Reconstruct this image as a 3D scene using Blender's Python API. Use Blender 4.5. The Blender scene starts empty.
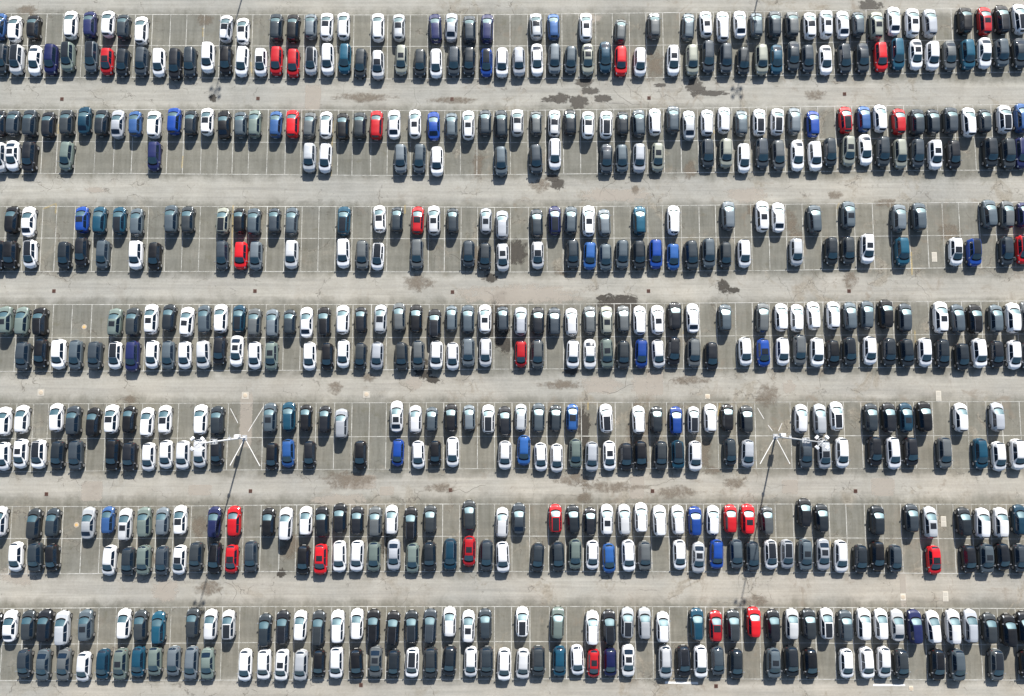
import bpy, math, random
import numpy as np
random.seed(7)
S = bpy.context.scene
COL = S.collection
W, Hh = 1024, 696
FPX = 24.0 / 36.0 * W
TILT = math.radians(4.6)
ALT = 98.5

# ------------------------------------------------------------------ camera
cam_d = bpy.data.cameras.new('camera'); cam = bpy.data.objects.new('camera', cam_d); COL.objects.link(cam)
cam_d.lens = 24; cam_d.sensor_width = 36; cam_d.clip_end = 6000; cam_d.clip_start = 0.5
cam.location = (0, 0, ALT); cam.rotation_euler = (TILT, 0, 0)
S.camera = cam

def ground(px, py, z=0.0):
    """world point at height z seen at photo position (px, py): used to survey the car park"""
    dx = (px - 512) / FPX; dy = -(py - 348) / FPX
    yy = dy * math.cos(TILT) + math.sin(TILT); zz = dy * math.sin(TILT) - math.cos(TILT)
    k = (ALT - z) / (-zz)
    return dx * k, yy * k

# ------------------------------------------------------------------ light
SUN_EL = math.radians(31.2); SUN_AZ = math.radians(13.5)          # clockwise from +Y
w = bpy.data.worlds.new('World'); S.world = w; w.use_nodes = True
nt = w.node_tree; bg = nt.nodes['Background']
sky = nt.nodes.new('ShaderNodeTexSky'); sky.sky_type = 'NISHITA'; sky.sun_disc = False
sky.sun_elevation = SUN_EL; sky.sun_rotation = SUN_AZ; sky.air_density = 1.0; sky.dust_density = 1.2; sky.ozone_density = 1.5
nt.links.new(sky.outputs[0], bg.inputs[0]); bg.inputs[1].default_value = 0.072
sd = bpy.data.lights.new('sun', 'SUN'); sd.energy = 5.0; sd.angle = math.radians(0.7); sd.color = (1.0, 0.965, 0.91)
so = bpy.data.objects.new('sun', sd); COL.objects.link(so)
so.rotation_euler = (math.pi / 2 - SUN_EL, 0, math.pi - SUN_AZ); so.location = (0, 0, 60)
S.view_settings.view_transform = 'Standard'; S.view_settings.look = 'None'
S.view_settings.gamma = 1; S.view_settings.exposure = 0.86; S.view_settings.use_curve_mapping = False

# ------------------------------------------------------------------ materials
def new_mat(name):
    m = bpy.data.materials.new(name); m.use_nodes = True
    return m, m.node_tree, m.node_tree.nodes['Principled BSDF']
def N(nt, t, **kw):
    n = nt.nodes.new(t)
    for k, v in kw.items(): setattr(n, k, v)
    return n
def plain(name, col, rough=0.5, metal=0.0, coat=0.0, spec=0.5):
    m, nt, b = new_mat(name)
    b.inputs['Base Color'].default_value = (*col, 1); b.inputs['Roughness'].default_value = rough
    b.inputs['Metallic'].default_value = metal; b.inputs['Coat Weight'].default_value = coat
    b.inputs['Coat Roughness'].default_value = 0.06; b.inputs['Specular IOR Level'].default_value = spec
    return m
def paint(name, col, metal=0.0, rough=0.54):
    m, nt, b = new_mat(name)
    tc = N(nt, 'ShaderNodeTexCoord'); no = N(nt, 'ShaderNodeTexNoise'); no.inputs['Scale'].default_value = 1.3; no.inputs['Detail'].default_value = 5
    oi = N(nt, 'ShaderNodeObjectInfo')
    nt.links.new(tc.outputs['Object'], no.inputs['Vector'])
    hsv = N(nt, 'ShaderNodeHueSaturation'); hsv.inputs['Color'].default_value = (*col, 1)
    mr = N(nt, 'ShaderNodeMapRange'); mr.inputs['From Min'].default_value = 0; mr.inputs['From Max'].default_value = 1
    mr.inputs['To Min'].default_value = 0.82; mr.inputs['To Max'].default_value = 1.16
    nt.links.new(oi.outputs['Random'], mr.inputs['Value']); nt.links.new(mr.outputs[0], hsv.inputs['Value'])
    # thin film of dust lying on parked cars
    mix = N(nt, 'ShaderNodeMix', data_type='RGBA'); mix.inputs['B'].default_value = (0.30, 0.28, 0.25, 1)
    m2 = N(nt, 'ShaderNodeMapRange'); m2.inputs['From Min'].default_value = 0.35; m2.inputs['From Max'].default_value = 0.75
    m2.inputs['To Min'].default_value = 0.0; m2.inputs['To Max'].default_value = 0.022
    nt.links.new(no.outputs[0], m2.inputs['Value']); nt.links.new(m2.outputs[0], mix.inputs['Factor'])
    nt.links.new(hsv.outputs[0], mix.inputs['A']); nt.links.new(mix.outputs['Result'], b.inputs['Base Color'])
    b.inputs['Roughness'].default_value = rough; b.inputs['Metallic'].default_value = metal
    b.inputs['Specular IOR Level'].default_value = .35; b.inputs['Coat Weight'].default_value = 0.38; b.inputs['Coat Roughness'].default_value = 0.07
    return m
PAINT = {
 'W': paint('white_paint', (0.73, 0.735, 0.745), 0, .55), 'S': paint('silver_paint', (0.42, 0.44, 0.46), .25),
 'G': paint('grey_paint', (0.085, 0.110, 0.128), .25), 'D': paint('dark_grey_paint', (0.024, 0.034, 0.043), .1),
 'K': paint('black_paint', (0.004, 0.0045, 0.006), 0), 'N': paint('navy_paint', (0.004, 0.008, 0.060), .0),
 'B': paint('bright_blue_paint', (0.004, 0.045, 0.25), 0), 'M': paint('mid_blue_paint', (0.030, 0.085, 0.22), .2),
 'L': paint('light_blue_paint', (0.018, 0.085, 0.27), .1), 'T': paint('teal_blue_paint', (0.005, 0.052, 0.092), .1),
 'E': paint('grey_green_paint', (0.145, 0.185, 0.168), .25), 'C': paint('champagne_paint', (0.25, 0.262, 0.222), .2),
 'R': paint('red_paint', (0.52, 0.006, 0.012), 0)}
VAR = {k: [PAINT[k]] for k in PAINT}
for k, cols in {'W': [(.66, .67, .69), (.76, .765, .77)], 'D': [(.014, .020, .026), (.038, .050, .062), (.030, .037, .042)], 'G': [(.060, .080, .096), (.12, .145, .165), (.090, .100, .104)], 'K': [(.008, .010, .014)],
                'S': [(.34, .36, .39), (.50, .51, .52)], 'R': [(.38, .005, .010)], 'T': [(.004, .036, .066), (.008, .075, .125)], 'N': [(.010, .016, .075)]}.items():
    for q, cc in enumerate(cols): VAR[k].append(paint(PAINT[k].name, cc, .15 if k in 'DGST' else 0))
CNAME = {'W': 'white', 'S': 'silver', 'G': 'grey', 'D': 'dark grey', 'K': 'black', 'N': 'navy', 'B': 'bright blue', 'M': 'mid blue',
         'L': 'light blue', 'T': 'teal blue', 'E': 'grey-green', 'C': 'champagne', 'R': 'red'}
GLASS = plain('window_glass', (0.008, 0.018, 0.034), 0.10, 0, 0.0, 0.75)
WSGLASS = plain('windscreen_glass', (0.006, 0.038, 0.056), 0.45, 0, 0.25, 1.0)
_b = WSGLASS.node_tree.nodes['Principled BSDF']; _b.inputs['IOR'].default_value = 1.75; _b.inputs['Specular Tint'].default_value = (.74, .96, 1.0, 1); _b.inputs['Coat Roughness'].default_value = .1
ROOFG = plain('dark_roof_glass', (0.020, 0.023, 0.027), 0.22, 0, 0.3, 0.5)
RUBBER = plain('tyre_rubber', (0.02, 0.02, 0.021), 0.85)
RIM = plain('alloy_rim', (0.55, 0.56, 0.58), 0.3, 0.8)
LAMP = plain('headlight_glass', (0.50, 0.54, 0.58), 0.15, 0.2, 0.8)
TAIL = plain('tail_light_red', (0.12, 0.005, 0.006), 0.2, 0, 0.8)
TRIM = plain('black_plastic_trim', (0.018, 0.018, 0.02), 0.6)
CHROME = plain('bright_rail', (0.55, 0.56, 0.58), 0.28, 0.85)
PLATE = plain('number_plate_white', (0.65, 0.65, 0.62), 0.5)
FIX = {'glass': GLASS, 'ws': WSGLASS, 'roofg': ROOFG, 'rubber': RUBBER, 'rim': RIM, 'lamp': LAMP, 'tail': TAIL, 'trim': TRIM, 'chrome': CHROME, 'plate': PLATE, 'mirror': plain('mirror_housing_glint', (.36, .37, .39), .22, .5, .5), 'cowl': plain('scuttle_plastic', (.006, .006, .007), .95, 0, 0, .08)}  # mirror caps silver on every car: sun glint painted into their colour

# ------------------------------------------------------------------ car shapes (all quads, numpy)
TYPES = {  # L, W, H, centre-line height profile (fraction of half length, z), key stations in metres
 'small': dict(L=3.85, W=1.68, H=1.48, ws=(0.44, 1.16), rw=(-1.87, -1.66), sw=(-1.38, 0.92),
    prof=[(-1.925, .50), (-1.91, .80), (-1.88, .98), (-1.70, 1.37), (-1.3, 1.46), (-.2, 1.49), (.30, 1.46), (.48, 1.42), (1.14, 1.03), (1.28, .98), (1.65, .84), (1.84, .68), (1.925, .48)]),
 'hatch': dict(L=4.25, W=1.78, H=1.48, ws=(0.36, 1.16), rw=(-2.05, -1.80), sw=(-1.50, 0.86),
    prof=[(-2.125, .50), (-2.11, .82), (-2.07, 1.0), (-1.84, 1.37), (-1.4, 1.46), (-.3, 1.49), (.20, 1.46), (.40, 1.42), (1.12, 1.03), (1.28, .97), (1.80, .82), (2.03, .66), (2.125, .46)]),
 'suv': dict(L=4.45, W=1.84, H=1.64, ws=(0.42, 1.16), rw=(-2.15, -1.94), sw=(-1.66, 0.90),
    prof=[(-2.225, .55), (-2.21, .90), (-2.16, 1.10), (-1.98, 1.51), (-1.5, 1.61), (-.3, 1.65), (.26, 1.62), (.46, 1.57), (1.12, 1.16), (1.28, 1.10), (1.90, .97), (2.13, .78), (2.225, .52)]),
 'estate': dict(L=4.68, W=1.82, H=1.49, ws=(0.39, 1.24), rw=(-2.27, -2.02), sw=(-1.85, 0.92),
    prof=[(-2.34, .50), (-2.32, .82), (-2.28, 1.0), (-2.06, 1.37), (-1.6, 1.45), (-.3, 1.49), (.22, 1.46), (.43, 1.42), (1.22, 1.02), (1.38, .96), (1.98, .82), (2.24, .66), (2.34, .46)]),
 'saloon': dict(L=4.62, W=1.80, H=1.46, ws=(0.30, 1.12), rw=(-1.78, -1.12), sw=(-1.12, 0.80),
    prof=[(-2.31, .52), (-2.29, .86), (-2.22, 1.0), (-1.84, 1.05), (-1.10, 1.36), (-.8, 1.42), (-.3, 1.46), (.10, 1.44), (.32, 1.40), (1.12, 1.0), (1.30, .95), (1.95, .82), (2.20, .66), (2.31, .46)]),
}
def smooth_interp(u, pts):
    xs = [p[0] for p in pts]; zs = [p[1] for p in pts]
    return sum(np.interp(u + d, xs, zs) for d in (-.07, -.035, 0, .035, .07)) / 5
RINGN = 10
def ring_point(T, u, s):
    """body surface: u = metres along the car, s in [-10,10] round the section (0 = centre line of roof)"""
    half = T['L'] / 2; t = max(-1, min(1, u / half))
    plan = 0.68 + 0.32 * (1 - abs(t) ** 5)
    w = T['W'] / 2 * plan
    zt = float(smooth_interp(u, T['prof'])); belt = 0.605 * T['H']
    s5 = min(belt, zt - 0.03)
    g = max(0, min(1, (zt - belt) / (T['H'] - belt)))
    zb = 0.19 + 0.10 * abs(t) ** 8
    pts = [(0, zt), (.33 * w, zt - .008 - .008 * g), ((.69 - .14 * g) * w, zt - .02 - .03 * g), ((.82 - .175 * g) * w, s5 + .86 * (zt - s5)),
           ((.91 - .035 * g) * w, s5 + .10 * (zt - s5)), (.965 * w, s5 - .02), (.992 * w, s5 * .5 + .5 * .62), (1.0 * w, .56 if s5 > .6 else s5 * .9),
           (.985 * w, .36), (.90 * w, zb), (0, zb)]
    a = abs(s); i = min(int(a), RINGN - 1); f = a - i
    x = pts[i][0] * (1 - f) + pts[i + 1][0] * f; z = pts[i][1] * (1 - f) + pts[i + 1][1] * f
    # ends bulge in plan (curved bumpers)
    yy = u - math.copysign(0.20, t) * (x / (w + 1e-6)) ** 2 * abs(t) ** 7
    return np.array((math.copysign(x, s) if s else x, yy, z))
def grid(fn, nu, nv):
    V = np.array([fn(i / nu, j / nv) for i in range(nu + 1) for j in range(nv + 1)])
    F = [(i * (nv + 1) + j, (i + 1) * (nv + 1) + j, (i + 1) * (nv + 1) + j + 1, i * (nv + 1) + j + 1) for i in range(nu) for j in range(nv)]
    return V, np.array(F)
def body_mesh(T):
    half = T['L'] / 2
    us = sorted(set([-half, -half + .03, -half + .08, -half + .15, half - .15, half - .08, half - .03, half] + list(np.linspace(-half + .24, half - .24, 44))))
    ss = [-10, -9, -8.5, -8, -7, -6, -5.5, -5, -4.6, -4, -3.5, -3, -2.5, -2, -1, 0, 1, 2, 2.5, 3, 3.5, 4, 4.6, 5, 5.5, 6, 7, 8, 8.5, 9, 10]
    n = len(ss); V = [ring_point(T, u, s) for u in us for s in ss]; F = []
    for i in range(len(us) - 1):
        for j in range(n - 1):
            a = i * n + j; F.append((a, a + 1, a + n + 1, a + n))
    V = list(V)
    for e, base in ((0, 0), (1, (len(us) - 1) * n)):          # bumper faces: quads across from side to side
        for j in range(n // 2):
            a, b, c, d = base + j, base + j + 1, base + n - 2 - j, base + n - 1 - j
            if b == c: continue
            F.append((a, b, c, d) if e else (d, c, b, a))
    return np.array(V), np.array(F)
def surf(T, u, s, off):
    p = ring_point(T, u, s); a = ring_point(T, u + .03, s); a0 = ring_point(T, u - .03, s)
    b = ring_point(T, u, s + .12); b0 = ring_point(T, u, s - .12)
    n = np.cross(b - b0, a - a0); n = n / (np.linalg.norm(n) + 1e-9)
    if n[2] < -.3: n = -n
    c = np.array((0, p[1] * .9, .6))
    if np.dot(n, p - c) < 0: n = -n
    return p + n * off
def patch(T, fu, s0, s1, nu, nv, off=.012):
    """fu(v) -> (u0,u1) range along the car at fraction v of the section range"""
    def f(a, b):
        s = s0 + (s1 - s0) * b; u0, u1 = fu(b); return surf(T, u0 + (u1 - u0) * a, s, off)
    return grid(f, nu, nv)
def flip_fix(V, F, T):
    c = V[F].mean(1); n = np.cross(V[F[:, 1]] - V[F[:, 0]], V[F[:, 2]] - V[F[:, 0]])
    ref = c - np.array((0, 0, .55)); ref[:, 1] *= .25
    return V, (F[:, ::-1] if (np.einsum('ij,ij->i', n, ref).sum() < 0) else F)
def box(cx, cy, cz, sx, sy, sz, taper=1.0):
    V = []; 
    for z in (-1, 1):
        k = taper if z > 0 else 1
        for x, y in ((-1, -1), (1, -1), (1, 1), (-1, 1)): V.append((cx + x * sx / 2 * k, cy + y * sy / 2 * k, cz + z * sz / 2))
    F = [(3, 2, 1, 0), (4, 5, 6, 7), (0, 1, 5, 4), (1, 2, 6, 5), (2, 3, 7, 6), (3, 0, 4, 7)]
    return np.array(V), np.array(F)
def disc_cyl(cx, cy, cz, r, x0, x1, n=20, inner=None):
    """cylinder along X with quad caps"""
    V = []; F = []
    for x in (x0, x1):
        for i in range(n):
            a = 2 * math.pi * i / n; V.append((x, cy + r * math.cos(a), cz + r * math.sin(a)))
    for i in range(n): F.append((i, (i + 1) % n, n + (i + 1) % n, n + i))
    for k, x in ((0, x0), (n, x1)):
        c = len(V); V.append((x, cy, cz))
        for i in range(0, n, 2):
            q = (c, k + i, k + (i + 1) % n, k + (i + 2) % n)
            F.append(q if (k == 0) else q[::-1])
    return np.array(V), np.array(F)
def cat(parts):
    Vs = []; Fs = []; o = 0
    for V, F in parts: Vs.append(V); Fs.append(F + o); o += len(V)
    return np.vstack(Vs), np.vstack(Fs)

def car_template(kind, flag):
    T = TYPES[kind]; half = T['L'] / 2; P = []
    V, F = body_mesh(T)
    P.append(('body', V, F, 'paint', True))
    def add(name, VF, mk, smooth=True): 
        V, F = flip_fix(*VF, T); P.append((name, V, F, mk, smooth))
    w0, w1 = T['ws']; r0, r1 = T['rw']; a0, a1 = T['sw']
    add('windscreen', patch(T, lambda b: (w0 + .05 - .04 * (b * 2 - 1) ** 2, w1 + .07 - .24 * (b * 2 - 1) ** 2), -2.7, 2.7, 8, 12), 'ws')
    add('rear_window', patch(T, lambda b: (r0 + .03 + .05 * (b * 2 - 1) ** 2, r1), -2.6, 2.6, 5, 10), 'glass')
    mid = a0 + (a1 - a0) * .50
    for sg in (-1, 1):
        add('side_window', patch(T, lambda b: (mid + .035, w0 + .02 + (a1 - w0) * b), sg * 3.03, sg * 4.02, 8, 3), 'glass')
        add('side_window', patch(T, lambda b: (a0 + .20 * (1 - b), mid - .035), sg * 3.03, sg * 4.02, 8, 3), 'glass')
    if flag == 's':
        add('sunroof', patch(T, lambda b: (w0 - 1.12, w0 - .34), -1.62, 1.62, 6, 8), 'roofg')
    if flag == 'p':
        add('glass_roof', patch(T, lambda b: (r1 + .16, w0 - .10), -1.85, 1.85, 12, 8), 'roofg')
    if flag == 'b':
        add('black_roof', patch(T, lambda b: (r1 + .05, w0 - .005), -2.1, 2.1, 12, 8), 'roofg')
    if flag == 'f':
        add('glass_roof', patch(T, lambda b: (w0 - .92, w0 - .03), -1.95, 1.95, 8, 8), 'roofg')
    if kind == 'estate' or flag == 'e':
        for sg in (-1, 1): add('roof_rail', patch(T, lambda b: (r1 + .10, w0 - .15), sg * 2.05, sg * 2.32, 10, 1, .045), 'chrome')
    for sg in (-1, 1):
        x = T['W'] / 2 + .075; y = T['ws'][1] - .20; z = .62 * T['H'] + .06
        V, F = cat([box(sg * (x - .02), y, z, .17, .11, .13, .8), box(sg * (x - .17), y + .02, z - .03, .17, .05, .04)])
        P.append(('wing_mirror', V, F, 'mirror', False))
    for yy in (half - .78, -half + .80):
        for sg in (-1, 1):
            xo = sg * (T['W'] / 2 + .004); xi = sg * (T['W'] / 2 - .20)
            P.append(('wheel', *disc_cyl(0, yy, .32, .325, min(xi, xo), max(xi, xo)), 'rubber', False))
            P.append(('rim', *disc_cyl(0, yy, .32, .215, min(xo - sg * .02, xo + sg * .008), max(xo - sg * .02, xo + sg * .008), 16), 'rim', False))
    for sg in (-1, 1):
        add('headlight', patch(T, lambda b: (half - .42 + .12 * b, half - .10), sg * 3.0, sg * 5.4, 5, 5, .010), 'lamp')
        add('tail_light', patch(T, lambda b: (-half + .05, -half + .14), sg * 3.9, sg * 6.0, 4, 5, .012), 'tail')
    V, F = box(0, half + .004, .40, .95, .02, .20); P.append(('grille', V, F, 'trim', False))
    V, F = box(0, half + .018, .40, .50, .012, .11); P.append(('number_plate', V, F, 'plate', False))
    V, F = box(0, -half - .006, .55, .50, .014, .11); P.append(('number_plate', V, F, 'plate', False))
    add('cowl', patch(T, lambda b: (w1 + .055 - .24 * (b * 2 - 1) ** 2, w1 + .235 - .24 * (b * 2 - 1) ** 2), -2.7, 2.7, 2, 12, .022), 'cowl')
    return P
_tc = {}
def template(kind, flag):
    k = (kind, flag)
    if k not in _tc: _tc[k] = car_template(kind, flag)
    return _tc[k]

def make_mesh(name, V, F, mats, midx=None, smooth=True):
    me = bpy.data.meshes.new(name)
    V = np.asarray(V, dtype=np.float32); F = np.asarray(F, dtype=np.int32)
    me.vertices.add(len(V)); me.vertices.foreach_set('co', V.ravel())
    me.loops.add(F.size); me.loops.foreach_set('vertex_index', F.ravel())
    me.polygons.add(len(F)); me.polygons.foreach_set('loop_start', np.arange(0, F.size, F.shape[1], dtype=np.int32))
    me.polygons.foreach_set('loop_total', np.full(len(F), F.shape[1], dtype=np.int32))
    for m in mats: me.materials.append(m)
    if midx is not None: me.polygons.foreach_set('material_index', np.asarray(midx, dtype=np.int32))
    sm = np.full(len(F), bool(smooth)) if not hasattr(smooth, '__len__') else np.asarray(smooth, dtype=bool)
    me.polygons.foreach_set('use_smooth', sm)
    me.update(calc_edges=True); me.validate()
    return me
def link(name, me, parent=None):
    o = bpy.data.objects.new(name, me); COL.objects.link(o)
    if parent: o.parent = parent
    return o
def tag(o, label=None, cat=None, group=None, kind=None):
    if label: o['label'] = label
    if cat: o['category'] = cat
    if group: o['group'] = group
    if kind: o['kind'] = kind
    return o

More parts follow.
